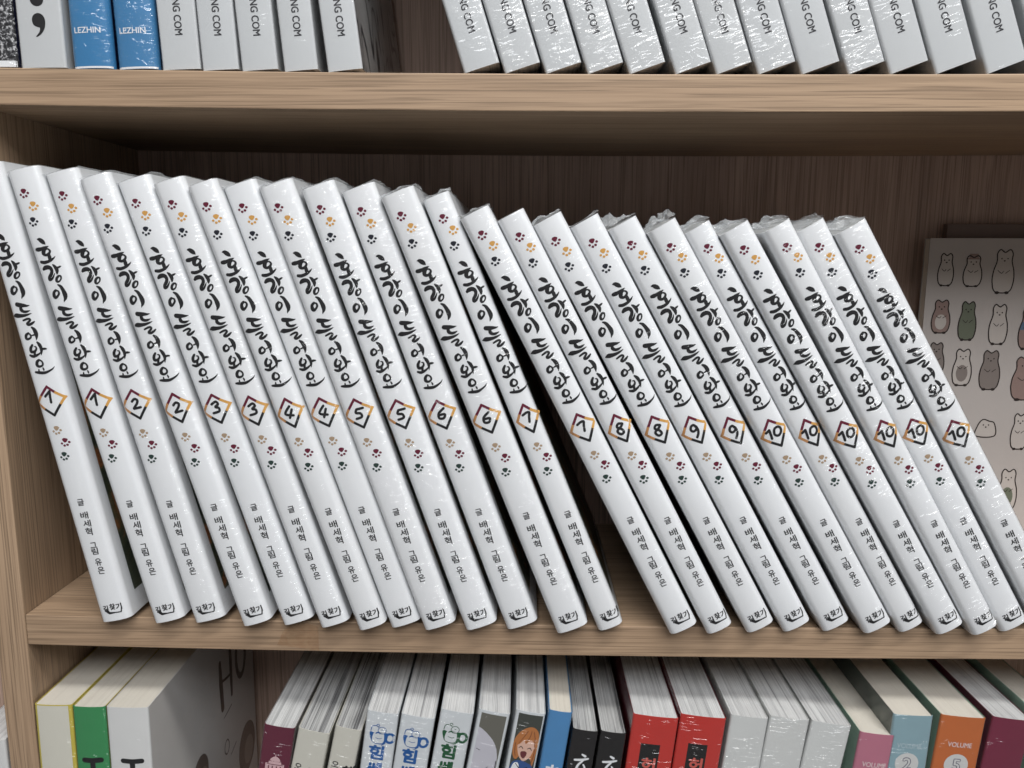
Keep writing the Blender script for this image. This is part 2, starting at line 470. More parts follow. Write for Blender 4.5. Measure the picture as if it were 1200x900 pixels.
# ------------------------------------------------------------------ lettering traced for the white paperbacks (mm on the spine)
TITLE=[[(5.62, 213.34, 0.58), (6.58, 212.98, 1.45), (7.52, 211.97, 1.8), (8.27, 210.9, 1.39), (8.71, 210.17, 0.43)], [(3.43, 208.52, 1.45), (4.49, 208.36, 1.68), (5.95, 208.32, 1.39), (7.49, 208.46, 1.22), (8.87, 208.6, 0.87), (10.12, 208.8, 0.17)], [(8.43, 207.75, 0.87), (7.12, 207.25, 1.6), (6.39, 205.84, 1.6), (7.38, 204.8, 1.1), (9.06, 205.2, 0.99), (9.99, 206.24, 0.87), (9.53, 207.35, 0.7), (8.43, 207.75, 0.64)], [(8.85, 204.66, 1.31), (8.83, 203.18, 1.51), (8.63, 201.97, 1.16)], [(3.66, 202.04, 1.22), (5.17, 201.48, 1.34), (7.1, 201.42, 1.22), (8.91, 201.75, 1.1), (10.55, 202.4, 0.7), (11.65, 203.12, 0.23)], [(3.68, 198.31, 1.17), (4.75, 198.79, 1.69), (6.36, 198.74, 1.69), (7.54, 197.86, 1.51), (7.68, 196.35, 1.34), (6.87, 194.97, 1.4), (5.48, 193.74, 1.34), (5.12, 192.54, 1.23), (6.28, 192.57, 0.99), (7.62, 193.57, 0.7), (8.87, 195.04, 0.23)], [(9.27, 199.3, 0.64), (9.96, 198.09, 1.31), (10.38, 196.37, 1.45), (10.02, 194.91, 0.93), (9.78, 194.21, 0.23)], [(10.89, 197.35, 0.87), (12.36, 197.67, 0.7), (12.97, 197.77, 0.17)], [(10.43, 193.29, 0.87), (9.07, 192.44, 1.05), (8.55, 191.12, 1.11), (9.06, 190.51, 0.82), (10.2, 190.82, 0.58), (11.11, 191.82, 0.64), (11.22, 192.92, 0.76), (10.43, 193.29, 0.7)], [(8.56, 189.05, 0.64), (9.62, 187.91, 1.23), (10.25, 185.62, 1.52), (10.45, 183.34, 1.81), (10.07, 181.71, 1.34), (9.26, 180.64, 0.64), (8.78, 179.9, 0.15)], [(6.49, 186.61, 1.02), (5.12, 185.75, 1.23), (4.7, 184.04, 1.52), (5.17, 183.11, 1.23), (6.58, 183.62, 0.88), (7.62, 184.72, 0.88), (7.6, 185.9, 0.76), (6.64, 186.6, 0.64)], [(5.4, 177.48, 1.76), (7.04, 176.82, 1.82), (8.78, 176.37, 1.41), (10.2, 175.93, 0.88), (11.62, 175.82, 0.23)], [(7.02, 175.82, 1.17), (6.87, 174.45, 1.47), (7.88, 173.33, 1.17), (9.37, 173.02, 1.0), (11.12, 173.24, 0.29)], [(1.6, 172.03, 0.59), (3.26, 172.04, 1.82), (5.33, 171.58, 1.53), (7.52, 171.33, 1.17), (9.53, 171.41, 0.82), (11.49, 171.69, 0.23)], [(6.27, 168.91, 0.71), (8.28, 169.29, 0.88), (9.56, 169.2, 0.88), (9.88, 168.42, 0.88), (8.68, 167.49, 0.94), (7.92, 166.78, 1.12), (8.75, 166.2, 1.0), (10.39, 166.65, 1.0), (11.71, 167.29, 0.59)], [(9.67, 164.58, 0.82), (10.52, 163.33, 1.41), (10.9, 161.36, 1.62), (10.71, 159.43, 1.06), (10.08, 157.73, 0.15)], [(10.51, 160.73, 0.82), (9.19, 160.6, 0.59), (8.37, 160.54, 0.35)], [(7.05, 162.04, 0.88), (5.5, 161.26, 1.18), (5.1, 159.7, 1.18), (6.04, 159.09, 0.94), (7.66, 159.67, 0.77), (7.89, 160.9, 0.71), (7.21, 162.02, 0.59)], [(10.24, 156.62, 0.77), (10.97, 155.13, 1.36), (11.29, 153.15, 1.24), (11.02, 151.59, 1.0), (10.45, 149.68, 0.15)], [(11.76, 152.79, 0.88), (12.85, 152.64, 0.94), (13.64, 152.45, 0.59)], [(7.28, 155.68, 0.94), (5.93, 154.2, 1.24), (5.74, 152.53, 1.3), (7.15, 152.17, 1.06), (8.66, 153.05, 0.83), (8.87, 154.37, 0.65), (8.09, 154.8, 0.35)], [(7.67, 152.22, 0.94), (7.15, 150.73, 1.0)], [(4.49, 150.71, 0.89), (5.99, 149.89, 1.18), (7.7, 149.99, 1.06), (9.67, 150.62, 0.71), (10.88, 151.5, 0.35)], [(8.57, 147.46, 0.95), (7.23, 146.65, 1.24), (6.78, 145.11, 1.36), (7.72, 144.15, 1.01), (9.3, 144.32, 0.83), (9.97, 145.32, 0.77), (9.69, 146.6, 0.71), (8.57, 147.46, 0.71)], [(9.42, 143.05, 0.53), (9.56, 142.21, 0.71), (9.47, 141.71, 0.36)], [(7.02, 142.64, 0.53), (6.8, 141.55, 0.77)], [(4.78, 141.62, 0.83), (6.52, 141.12, 1.19), (8.57, 140.59, 1.24), (10.01, 140.49, 1.13), (12.05, 140.92, 0.83), (13.93, 141.68, 0.53), (15.1, 142.69, 0.15)]]
DIGIT={'1': [[(5.46, 129.0, 0.68), (7.8, 130.32, 1.02), (7.34, 127.51, 1.13), (7.03, 124.41, 0.91)]], '2': [[(4.03, 127.07, 0.79), (5.68, 128.07, 1.02), (7.0, 127.03, 1.02), (6.19, 125.34, 1.02), (3.94, 123.31, 1.02), (4.72, 123.11, 0.91), (7.58, 123.1, 0.68)]], '3': [[(6.3, 128.12, 0.79), (8.77, 128.92, 1.02), (9.62, 127.34, 0.9), (7.76, 126.24, 0.9), (9.33, 125.28, 0.9), (8.9, 123.5, 1.02), (5.72, 123.39, 0.79)]], '4': [[(7.86, 128.55, 0.78), (4.59, 125.35, 1.0), (8.37, 123.37, 0.78)], [(8.52, 126.55, 0.78), (6.18, 122.67, 0.89)]], '5': [[(11.1, 127.31, 0.67), (7.86, 127.56, 1.0)], [(7.61, 127.52, 0.89), (6.77, 125.89, 0.89), (9.02, 124.9, 1.01), (9.02, 122.99, 1.01), (6.08, 122.77, 0.67)]], '6': [[(9.44, 128.07, 0.78), (6.16, 126.33, 1.01), (5.56, 123.75, 1.12), (7.82, 123.08, 1.01), (8.96, 124.86, 0.9), (6.26, 125.32, 0.67)]], '7': [[(3.94, 127.75, 0.67), (6.11, 128.36, 1.01), (7.65, 127.99, 1.01), (6.89, 126.09, 1.01), (5.99, 123.25, 0.67)]], '8': [[(10.27, 127.08, 0.78), (8.4, 127.83, 1.0), (7.19, 126.41, 1.0), (8.93, 124.43, 1.0), (9.2, 122.48, 1.0), (7.31, 122.19, 1.0), (6.46, 124.47, 0.89), (9.16, 125.87, 0.89), (10.36, 126.78, 0.78)]], '9': [[(9.37, 126.66, 0.77), (8.69, 127.97, 0.89), (7.24, 127.72, 1.01), (6.38, 126.21, 1.01), (7.13, 124.86, 0.89), (8.8, 125.06, 0.83), (9.67, 126.15, 0.77)], [(9.63, 126.52, 0.95), (9.65, 124.25, 1.01), (8.91, 122.57, 0.89), (7.59, 121.13, 0.3)]], '10': [[(4.26, 127.06, 0.78), (6.39, 127.82, 1.11), (6.07, 125.22, 1.0), (5.72, 123.04, 0.78)], [(10.92, 127.44, 0.89), (8.96, 127.0, 1.0), (7.91, 124.43, 1.0), (9.44, 123.01, 0.89), (11.53, 124.19, 0.89), (12.07, 126.26, 0.89), (10.92, 127.44, 0.89)]]}
BADGE=[(8.38, 133.1), (11.88, 129.35), (15.8, 126.04), (12.59, 122.47), (8.26, 117.61), (3.69, 121.99), (0.76, 125.44), (3.5, 128.58)]
PAWS=[(6.47, 236.67), (9.07, 229.57), (6.5, 222.19), (7.13, 109.54), (9.79, 102.46), (7.2, 95.2)]
PAW=[(0.67, 1.89), (1.42, 1.16), (0.84, 0.35), (-0.09, -0.17), (-0.8, 0.34), (-1.23, 1.49), (-0.53, 2.07), (1.65, -0.26), (0.61, -1.3), (-0.75, -1.43), (-1.67, -0.27)]
AUTHOR_AT=[(8.52, 68.92), (8.45, 61.54), (8.7, 56.87), (8.49, 52.26), (8.73, 44.4), (8.53, 40.84), (8.78, 34.58), (8.96, 29.68)]
PUB=[[(5.8, 5.94, 1.34), (6.69, 4.83, 1.03), (10.02, 4.65, 0.51), (13.17, 4.45, 0.46), (14.01, 7.31, 0.46)]]
PUB_AT=[(5.31, 7.64), (9.26, 8.19), (12.63, 7.74)]

DIGIT['1'] = [[(DIGIT['1'][0][0][0]-0.7, DIGIT['1'][0][0][1]-1.0, 0.9), DIGIT['1'][0][1]], DIGIT['1'][0][1:]]
DIGIT['10'] = [DIGIT['10'][0][:2], DIGIT['10'][0][1:], DIGIT['10'][1]]
WHITE = paper('white_card', (0.80, 0.81, 0.825), 0.36, 0.02, 0.5)
BLACK = ink('black_ink', (0.012, 0.012, 0.014))
MAROON = ink('maroon_ink', (0.13, 0.008, 0.03)); OCHRE = ink('ochre_foil', (0.62, 0.33, 0.08), 0.4); COPPER = ink('copper_foil', (0.52, 0.25, 0.09), 0.4)
TAN = ink('tan_ink', (0.40, 0.29, 0.19)); GREEN = ink('dark_green_ink', (0.02, 0.045, 0.038)); NAVY = ink('navy_ink', (0.012, 0.014, 0.024))
PAGE_WHITE = page_mat('white_page_edges', (0.80, 0.80, 0.79), (0.42, 0.42, 0.42), 0.9)
PAGE_CREAM = page_mat('cream_page_edges', (0.78, 0.735, 0.65), (0.64, 0.59, 0.51), 0.5)
PAGE_GREY = page_mat('grey_page_edges', (0.66, 0.66, 0.65), (0.13, 0.13, 0.135), 1.0)
PAGE_MANGA = page_mat('striped_page_edges', (0.82, 0.82, 0.81), (0.30, 0.30, 0.31), 0.8)

def picture_mat():
    mt = bpy.data.materials.new('cover_illustration'); t = NT(mt)
    v = t.coords((1, 1, 1))
    n = t.noise(v, 38, 3, 0.6, 1.2)
    c = t.ramp(n, [(0.30, (0.012, 0.016, 0.012)), (0.48, (0.045, 0.055, 0.03)), (0.56, (0.09, 0.08, 0.035)), (0.64, (0.36, 0.12, 0.03)), (0.74, (0.02, 0.022, 0.02))])
    t.principled(c, 0.35, None, 0.5); return mt
PICTURE = picture_mat()

# name, x, y, z, lean (deg), thickness, volume
ROW = [('1a',46.8,-7.8,-0.8,11.2,17.2,1),('1b',76.2,-7.9,-1.2,13.6,16.9,1),('2a',98.0,-6.3,-1.5,14.4,17.4,2),('2b',125.8,-9.3,-1.8,16.5,16.3,2),
 ('3a',147.5,-7.1,-2.1,17.4,17.4,3),('3b',168.8,-9.2,-2.3,17.9,16.4,3),('4a',190.3,-11.4,-2.5,18.7,15.4,4),('4b',207.4,-7.7,-2.7,18.8,17.2,4),
 ('5a',226.2,-10.0,-2.8,18.8,17.6,5),('5b',248.8,-9.2,-3.0,19.2,17.6,5),('6a',271.3,-7.5,-3.1,19.8,17.6,6),('6b',298.7,-11.5,-3.2,21.5,17.6,6),
 ('7a',321.6,-7.5,-3.3,22.1,14.1,7),('7b',360.4,-10.8,-3.4,27.1,15.9,7),('8a',380.7,-9.9,-3.5,27.5,14.7,8),('8b',402.9,-8.1,-3.5,28.6,15.9,8),
 ('9a',423.3,-6.6,-3.5,29.0,15.9,9),('9b',445.1,-5.8,-3.4,29.6,15.8,9),('10a',466.9,-7.9,-3.4,30.2,16.0,10),('10b',486.7,-6.1,-3.3,30.4,14.3,10),
 ('10c',505.7,-8.8,-3.2,30.8,15.8,10),('10d',524.7,-9.3,-3.1,30.2,14.9,10),('10e',542.4,-5.0,-3.0,30.2,15.9,10),('10f',563.3,-7.0,-3.0,30.6,17.0,10)]
WRK = {'1a':.15,'1b':.5,'2a':.9,'2b':1.0,'3a':1.0,'3b':.6,'4a':.7,'4b':.5,'5a':1.3,'5b':1.5,'6a':1.1,'6b':.8,'7a':.4,'7b':.4,'8a':.35,'8b':.3,'9a':.3,'9b':.4,'10a':.6,'10b':.6,'10c':.8,'10d':.9,'10e':.9,'10f':1.0}
WHERE = {'1a':'leftmost book of the leaning row, beside the wooden side panel','1b':'second from the left, between the other 1 and the first 2',
 '2a':'directly right of both books marked 1','2b':'the right one of the two 2s, beside the first 3','3a':'directly right of the two 2s',
 '3b':'the right one of the two 3s, beside the first 4','4a':'directly right of the two 3s','4b':'the right one of the two 4s, beside the first 5',
 '5a':'film creased across its title, right of both 4s','5b':'film creased across its title, beside the first 6','6a':'right of both 5s',
 '6b':'the right one of the two 6s, beside the first 7','7a':'left edge of the dark gap in the row','7b':'right edge of the dark gap in the row',
 '8a':'directly right of the two 7s','8b':'the right one of the two 8s, beside the first 9','9a':'directly right of the two 8s',
 '9b':'the right one of the two 9s, beside the first 10','10a':'first of six 10s, touching the second 9','10b':'second of the six marked 10',
 '10c':'third of the six marked 10','10d':'fourth of the six marked 10','10e':'fifth of the six marked 10, left of the end book','10f':'last book of the leaning row, in front of the animal card'}
def paw_at(mb, cx, cy, put, mi):
    smooth_poly(mb, [(cx+p[0]*1.12, cy+p[1]*1.12) for p in PAW[:7]], put, mi)
    for k, (px, py) in enumerate(PAW[7:]): disc(mb, cx+px*1.2, cy+py*1.2, 0.72 if k < 3 else 0.66, 0.62, put, mi, 10, -0.5)
for i, (key, x, y, z, ang, T, vol) in enumerate(ROW):
    b = Book('white_paperback', 'white paperback marked %d, %s' % (vol, WHERE[key]), (x*.001, y*.001, z*.001), R(ang), T*.001, 0.2486, 0.150,
             WHITE, WHITE, PAGE_WHITE, 0.0028, 0.0014, 'white paperbacks leaning left on the middle shelf', 1.37*i+0.2)
    put = b.put()
    lift = [0.00008]
    def putl(u, w):
        return (u*.001, b.surf(u*.001)-lift[0], w*.001)
    mb = MB()
    for s in TITLE:
        lift[0] += 0.000002; ribbon(mb, [(p[0], p[1], p[2]*1.28) for p in s], putl)
    b.part('title_lettering', mb, BLACK)
    mb = MB(); lift[0] = 0.00008; wd = 1.35
    bd = [(8.2+(p[0]-8.2)*min(1.0, (T-1.0)/16.2), p[1]) for p in BADGE]
    for mi, seg in ((0, (bd[7], bd[0])), (0, (bd[0], bd[1])), (1, (bd[1], bd[2])), (1, (bd[2], bd[3])), (2, (bd[3], bd[4])), (2, (bd[4], bd[5])), (3, (bd[5], bd[6])), (3, (bd[6], bd[7]))):
        lift[0] += 0.000002
        (x0, y0), (x1, y1) = seg
        dx, dy = x1-x0, y1-y0; d = math.hypot(dx, dy); nx, ny = -dy/d*wd/2, dx/d*wd/2; ex, ey = dx/d*wd*.35, dy/d*wd*.35
        poly(mb, [(x0+nx-ex, y0+ny-ey), (x1+nx+ex, y1+ny+ey), (x1-nx+ex, y1-ny+ey), (x0-nx-ex, y0-ny-ey)], putl, mi)
    b.part('number_frame', mb, [MAROON, OCHRE, BLACK, COPPER])
    mb = MB()
    cx = sum(p[0] for s in DIGIT[str(vol)] for p in s)/sum(len(s) for s in DIGIT[str(vol)])
    for s in DIGIT[str(vol)]:
        lift[0] += 0.000002; ribbon(mb, [(p[0]-cx+8.35, p[1]+0.2, max(1.35, p[2]*1.0)) for p in s], putl)
    b.part('volume_number', mb, BLACK)
    for k, (px, py) in enumerate(PAWS):
        mb = MB(); paw_at(mb, px, py, put, 0); b.part('paw_print', mb, (MAROON, OCHRE, NAVY, TAN, MAROON, GREEN)[k])
    mb = MB()
    for ch, (px, py) in zip('글배세혁그림유은', AUTHOR_AT):
        hh = {'글': 3.6, '배': 3.8, '세': 3.7, '혁': 4.3, '그': 2.9, '림': 3.6, '유': 4.0, '은': 4.0}[ch]
        write(mb, ch, px, py, height=hh, width=4.1 if ch in '배세' else 3.5, rot=-0.06, put=put, fat=0.09)
    b.part('author_lettering', mb, BLACK)
    mb = MB(); lift[0] = 0.00008
    for ch, (px, py) in zip('길찾기', PUB_AT): write(mb, ch, px, py, height=3.4, width=2.9, put=put, fat=0.13)
    for s in PUB:
        for p, q in zip(s[:-1], s[1:]): lift[0] += 0.000004; ribbon(mb, [(p[0], p[1], p[2]*1.35), (q[0], q[1], q[2]*1.35)], putl)
    b.part('publisher_mark', mb, BLACK)
    mb = MB(); sp = b.side_put()
    poly(mb, [(11.0, 12.0), (148.0, 12.0), (148.0, 236.0), (11.0, 236.0)], sp)
    b.part('cover_picture', mb, PICTURE)
    b.film(WRK[key])
    if key in ('5a','5b','6a','6b','7a','7b'): b.fold(0.0042, i)
    elif key in ('8b','9a'): b.fold(0.0045, i)
    elif key in ('9b','10a','10b','10c','10d','10e','10f'): b.fold(0.0080, i)
    elif key in ('2a','2b','3a','4b'): b.fold(0.002, i)

# ------------------------------------------------------------------ upper shelf
GREY = paper('pale_grey_card', (0.56, 0.575, 0.585), 0.34, 0.02, 0.5)
def marble_mat():
    mt = bpy.data.materials.new('marbled_cover'); t = NT(mt)
    v = t.coords((1, 30, 16)); n = t.noise(v, 1, 1, 0.4, 0.9)
    wv = t.math('ABSOLUTE', t.math('SUBTRACT', t.math('FRACT', t.math('MULTIPLY', n, 6.0)), 0.5))
    line = t.ramp(wv, [(0.0, 0.0), (0.06, 0.0), (0.14, 1.0)])
    base = t.ramp(t.noise(t.coords((1, 14, 6)), 1, 2), [(0.35, (0.22, 0.20, 0.205)), (0.65, (0.52, 0.53, 0.52))])
    t.principled(t.mix(line, (0.03, 0.03, 0.035), base), 0.35, None, 0.5); return mt
MARBLE = marble_mat()
def speckle_mat():
    mt = bpy.data.materials.new('speckled_black_cover'); t = NT(mt)
    n = t.noise(t.coords((1, 1, 1)), 520, 3, 0.7)
    t.principled(t.ramp(n, [(0.40, (0.01, 0.01, 0.012)), (0.52, (0.06, 0.06, 0.065)), (0.62, (0.55, 0.55, 0.56))]), 0.3, None, 0.5); return mt
BLUE = paper('blue_cover', (0.035, 0.20, 0.42), 0.3, 0.06, 0.5)
NAVYC = paper('navy_cover', (0.010, 0.012, 0.05), 0.35)
SILVER = ink('white_ink', (0.75, 0.76, 0.78))
UP = [(24.9,0.8,22.9,'semi'),(50.4,1.2,21.0,'blue'),(73.3,1.6,21.0,'blue'),(96.7,2.4,19.2,'g'),(117.0,3.0,18.2,'g'),(136.9,4.0,18.2,'g'),(158.3,4.8,17.0,'g'),(180.3,6.4,17.6,'g'),
 (248.9,17.4,18.4,'g'),(269.4,17.9,18.4,'g'),(289.9,18.2,18.6,'g'),(310.9,18.5,18.6,'g'),(331.7,19.2,18.9,'g'),(354.7,19.6,18.7,'g'),(375.1,19.6,18.6,'g'),(395.9,19.6,19.5,'g'),(417.5,19.8,19.8,'g'),(440.7,20.4,19.0,'g'),(461.4,20.5,19.9,'g'),(484.1,20.5,21.0,'g'),(509.4,21.0,20.5,'g'),(536.0,21.3,20.5,'g')]
ORD = ['first','second','third','fourth','fifth','sixth','seventh','eighth','ninth','tenth','eleventh','twelfth','thirteenth','fourteenth']
UW = [0.4,1.2,1.3,.1,.1,.1,.1,.1,.6,.8,1.3,1.2,.8,.6,.7,.9,.2,1.1,.2,.3,.2,.3]
zs = H+TH
b = Book('speckled_book', 'black and white speckled book at the left end of the top shelf', (0.0008, 0.004, zs+sag(0.0)+0.0006), R(0.6), 0.0212, 0.240, 0.150, speckle_mat(), NAVYC, PAGE_WHITE, 0.0012, 0.0006, 'books on the upper shelf', 3.3)
mb = MB(); poly(mb, [(0.3, 0.2), (20.9, 0.2), (20.9, 3.2), (0.3, 3.2)], b.put(0.00005)); b.part('spine_band', mb, SILVER)
b.film(0.8)
gi = 0
for i, (x, ang, T, kind) in enumerate(UP):
    x *= .001; loc = (x, 0.0022, zs+sag(x)+0.0004); g = 'books on the upper shelf'
    if kind == 'semi':
        b = Book('grey_book', 'pale grey book with a big black semicolon on its spine', loc, R(ang), T*.001, 0.24, 0.15, GREY, GREY, PAGE_WHITE, 0.0010, 0.0006, g, i+.5)
        mb = MB(); put = b.put(); disc(mb, 11.4, 32.4, 3.4, 3.3, put, 0, 28)
        smooth_poly(mb, [(8.0, 10.4), (9.2, 12.6), (11.8, 13.4), (14.2, 12.2), (15.2, 9.6), (14.6, 6.2), (12.6, 3.4), (10.0, 1.9), (9.6, 2.3), (11.4, 4.2), (12.0, 6.2), (10.6, 6.7), (8.6, 7.8)], lambda u, w: put(11.4+(u-11.6)*0.92, w*0.98+12.8))
        b.part('semicolon_mark', mb, BLACK); b.film(UW[i])
    elif kind == 'blue':
        b = Book('blue_book', ('glossy blue book beside the semicolon book, first of two blue ones' if i == 1 else 'glossy blue book beside the upright grey spines, second of two blue ones'), loc, R(ang), T*.001, 0.24, 0.15, BLUE, NAVYC, PAGE_WHITE, 0.0030, 0.0016, g, i*2.1+.5)
        mb = MB(); write(mb, 'LEZHIN', 9.9, 18.4, height=2.7, width=13.2, put=b.put(), fat=0.07); b.part('spine_lettering', mb, SILVER)
        mb = MB(); poly(mb, [(0.4, 0.15), (20.4, 0.15), (20.4, 1.1), (0.4, 1.1)], b.put(0.00005)); b.part('spine_band', mb, SILVER)
        b.film(UW[i])
    else:
        lab = ('upright pale grey lettered spine, %s of the five beside the blue books' % ORD[gi]) if gi < 5 else ('pale grey lettered spine, %s of the fourteen leaning on the upper shelf' % ORD[gi-5])
        if gi == 4: lab = 'pale grey lettered spine with its marbled dark cover showing, right of four upright ones'
        b = Book('grey_paperback', lab, loc, R(ang), T*.001, 0.24, 0.15, GREY, MARBLE if gi == 4 else GREY, PAGE_WHITE, 0.0009 if gi < 5 else 0.0013, 0.0005, g, i*1.3+.5)
        mb = MB(); write(mb, 'YOUNG COM', T*0.53, 29.6 if gi < 5 else 30.6, height=3.6, width=26.5, rot=-math.pi/2, put=b.put(), fat=0.10)
        b.part('spine_lettering', mb, ink('charcoal_ink', (0.035, 0.035, 0.04)))
        b.film(UW[i]); gi += 1

# ------------------------------------------------------------------ lower shelf
def lower(name, label, A, lean, T, spine, side, page, film=0.8, r=0.0012, convex=0.0007, seed=0.0, depth=0.150):
    """A = top left spine corner (mm); the book leans right by lean degrees and stands on the lower shelf"""
    a = R(lean); x, y, z = (c*.001 for c in A); T *= .001
    zs = LOWZ+sag(x)+0.0005
    low = max(0.0, T*math.sin(a))
    if lean < 0: low = 0.0
    L = (z-zs-low)/math.cos(a)
    loc = (x-math.sin(a)*L, y, z-math.cos(a)*L)
    b = Book(name, label, loc, -a, T, L, depth, spine, side, page, r, convex, 'books on the lower shelf', seed)
    if film: b.film(0.35+film*0.5)
    return b
CREAM = paper('cream_card', (0.66, 0.64, 0.56), 0.4, 0.03)
YELL = paper('yellow_board', (0.55, 0.45, 0.07), 0.4, 0.05)
GRN = paper('green_board', (0.045, 0.26, 0.095), 0.35, 0.05)
WHT2 = paper('warm_white_card', (0.68, 0.68, 0.67), 0.4, 0.03)
PLUM = paper('plum_card', (0.12, 0.018, 0.04), 0.35, 0.06)
WINE = paper('wine_card', (0.17, 0.022, 0.05), 0.35, 0.06)
CRM2 = paper('ivory_card', (0.60, 0.585, 0.52), 0.42, 0.03)
SKYW = paper('cool_white_card', (0.62, 0.65, 0.67), 0.4, 0.03)
SKY = paper('bright_blue_card', (0.065, 0.235, 0.48), 0.33, 0.05)
BLK = paper('black_card', (0.014, 0.013, 0.014), 0.35, 0.1)
RED = paper('red_card', (0.50, 0.028, 0.022), 0.32, 0.06)
RED2 = paper('dark_red_card', (0.12, 0.012, 0.02), 0.35, 0.06)
PINK = paper('pink_card', (0.46, 0.17, 0.235), 0.38, 0.06)
MINT = paper('mint_card', (0.30, 0.46, 0.365), 0.4, 0.06)
PALEBLUE = paper('pale_blue_card', (0.24, 0.37, 0.42), 0.38, 0.06)
ORANGE = paper('orange_card', (0.50, 0.135, 0.035), 0.35, 0.06)
def top_of(b): return b.L*1000

b = lower('hardcover_book', 'cream book with yellow board edges, first on the lower shelf beside the side panel', (-0.4+2.0, -3.0, -53.1), 0.5, 21.6, YELL, YELL, PAGE_CREAM, 1.4, seed=1.1)
mb = MB(); Lm = top_of(b); poly(mb, [(1.7, 1), (19.6, 1), (19.6, Lm-0.4), (1.7, Lm-0.4)], b.put(0.00006)); b.part('spine_panel', mb, CREAM)
b = lower('hardcover_book', 'green spined book on the lower shelf between the yellow edged and the white book', (23.6, -3.2, -54.0), 0.5, 18.6, GRN, YELL, PAGE_CREAM, 1.4, seed=2.7)
Lm = top_of(b); mb = MB(); put = b.put(); lift = 0.0
ribbon(mb, [(5.0, Lm-33.0, 3.2), (9.6, Lm-33.2, 3.2), (14.4, Lm-32.8, 3.2)], put); ribbon(mb, [(9.6, Lm-34.0, 3.0), (9.6, Lm-44, 3.0), (9.5, Lm-54.0, 3.0)], b.put(0.00009)); b.part('spine_lettering', mb, BLACK)
b = lower('hardcover_book', 'thick white book on the lower shelf with a sketched HOT cover facing right', (42.8, -3.1, -54.2), 0.4, 24.0, WHT2, paper('white_board', (0.78, 0.755, 0.73), 0.42, 0.03), PAGE_CREAM, 0.7, seed=3.9, depth=0.168)
Lm = top_of(b); mb = MB(); put = b.put()
ribbon(mb, [(8.0, Lm-33.0, 3.0), (13.2, Lm-33.4, 3.0), (18.6, Lm-33.0, 3.0)], put); ribbon(mb, [(13.2, Lm-34.4, 3.0), (13.2, Lm-44, 3.0), (13.0, Lm-54.0, 3.0)], b.put(0.00009)); b.part('spine_lettering', mb, BLACK)
sp = b.side_put(); z0 = -54.2; cw = lambda z: Lm+(z-z0)
mb = MB(); PEN = ink('brown_pen', (0.035, 0.022, 0.02)); FACE = ink('brown_wash', (0.17, 0.13, 0.11)); FACE2 = ink('light_brown_wash', (0.36, 0.29, 0.24))
sq = [sp, b.side_put(0.00014), b.side_put(0.00018), b.side_put(0.00022)]
ribbon(mb, [(103, cw(-84), 4.2), (103.4, cw(-100), 6.2), (104.6, cw(-119), 5.4)], sq[0], 0)
ribbon(mb, [(122.4, cw(-75), 4.2), (122.2, cw(-100), 5.0), (122, cw(-118), 3.6)], sq[1], 0)
ribbon(mb, [(104, cw(-98.5), 2.2), (113, cw(-100.5), 2.2), (121.6, cw(-101.5), 2.2)], sq[2], 0)
ring(mb, 142, cw(-98), 9.0, 16, 4.6, sq[0], 0)
ribbon(mb, [(152, cw(-76), 2.0), (164, cw(-76.6), 2.0)], sq[0], 0); ribbon(mb, [(158, cw(-76), 2.2), (158, cw(-96), 2.0)], sq[1], 0)
ribbon(mb, [(120.7, cw(-125.5), 0.8), (113, cw(-126.5), 1.0), (105.2, cw(-127.5), 0.5)], sq[0], 0)
ring(mb, 108.5, cw(-151.5), 4.2, 5.2, 1.0, sq[0], 0)
ribbon(mb, [(126, cw(-159), 0.8), (115.4, cw(-162), 1.0)], sq[0], 0)
b.part('cover_lettering', mb, PEN)
for x0, zc, rx, rz, fx, fz in ((147, -177, 17.5, 19.5, 9.5, 11), (63.5, -142, 12.5, 13.5, 7, 7.5)):
    mb = MB(); disc(mb, x0, cw(zc), rx, rz, sq[0], 0, 30); disc(mb, x0+3, cw(zc-4), fx, fz, sq[1], 1, 24); b.part('drawn_head', mb, [FACE, FACE2])

b = lower('plum_book', 'plum red book with a white domed building emblem on its spine', (132.8, -3, -63.6), 9.5, 17.6, PLUM, paper('grey_board', (0.35, 0.33, 0.32), 0.4), PAGE_WHITE, 0.9, seed=5.0)
Lm = top_of(b); mb = MB(); put = b.put(); q = b.put(0.00011); cx, cy = 9.2, Lm-22.5
EMB = ink('pink_white_ink', (0.62, 0.42, 0.44))
poly(mb, [(cx-5.4, cy-4.5), (cx+5.4, cy-4.5), (cx+5.4, cy-0.8), (cx+3.6, cy-0.8), (cx+3.6, cy+0.6), (cx-3.6, cy+0.6), (cx-3.6, cy-0.8), (cx-5.4, cy-0.8)], put)
smooth_poly(mb, [(cx-2.6, cy+0.9), (cx-2.3, cy+2.6), (cx, cy+3.9), (cx+2.3, cy+2.6), (cx+2.6, cy+0.9)], put)
ribbon(mb, [(cx, cy+3.8, 0.5), (cx, cy+5.2, 0.3)], put)
for k in (-3.4, -1.2, 1.2, 3.4): poly(mb, [(cx+k-0.35, cy-4.2), (cx+k+0.35, cy-4.2), (cx+k+0.35, cy-2.2), (cx+k-0.35, cy-2.2)], q, 1)
poly(mb, [(cx-4.8, cy-1.5), (cx+4.8, cy-1.5), (cx+4.8, cy-1.1), (cx-4.8, cy-1.1)], q, 1)
b.part('building_emblem', mb, [EMB, PLUM])
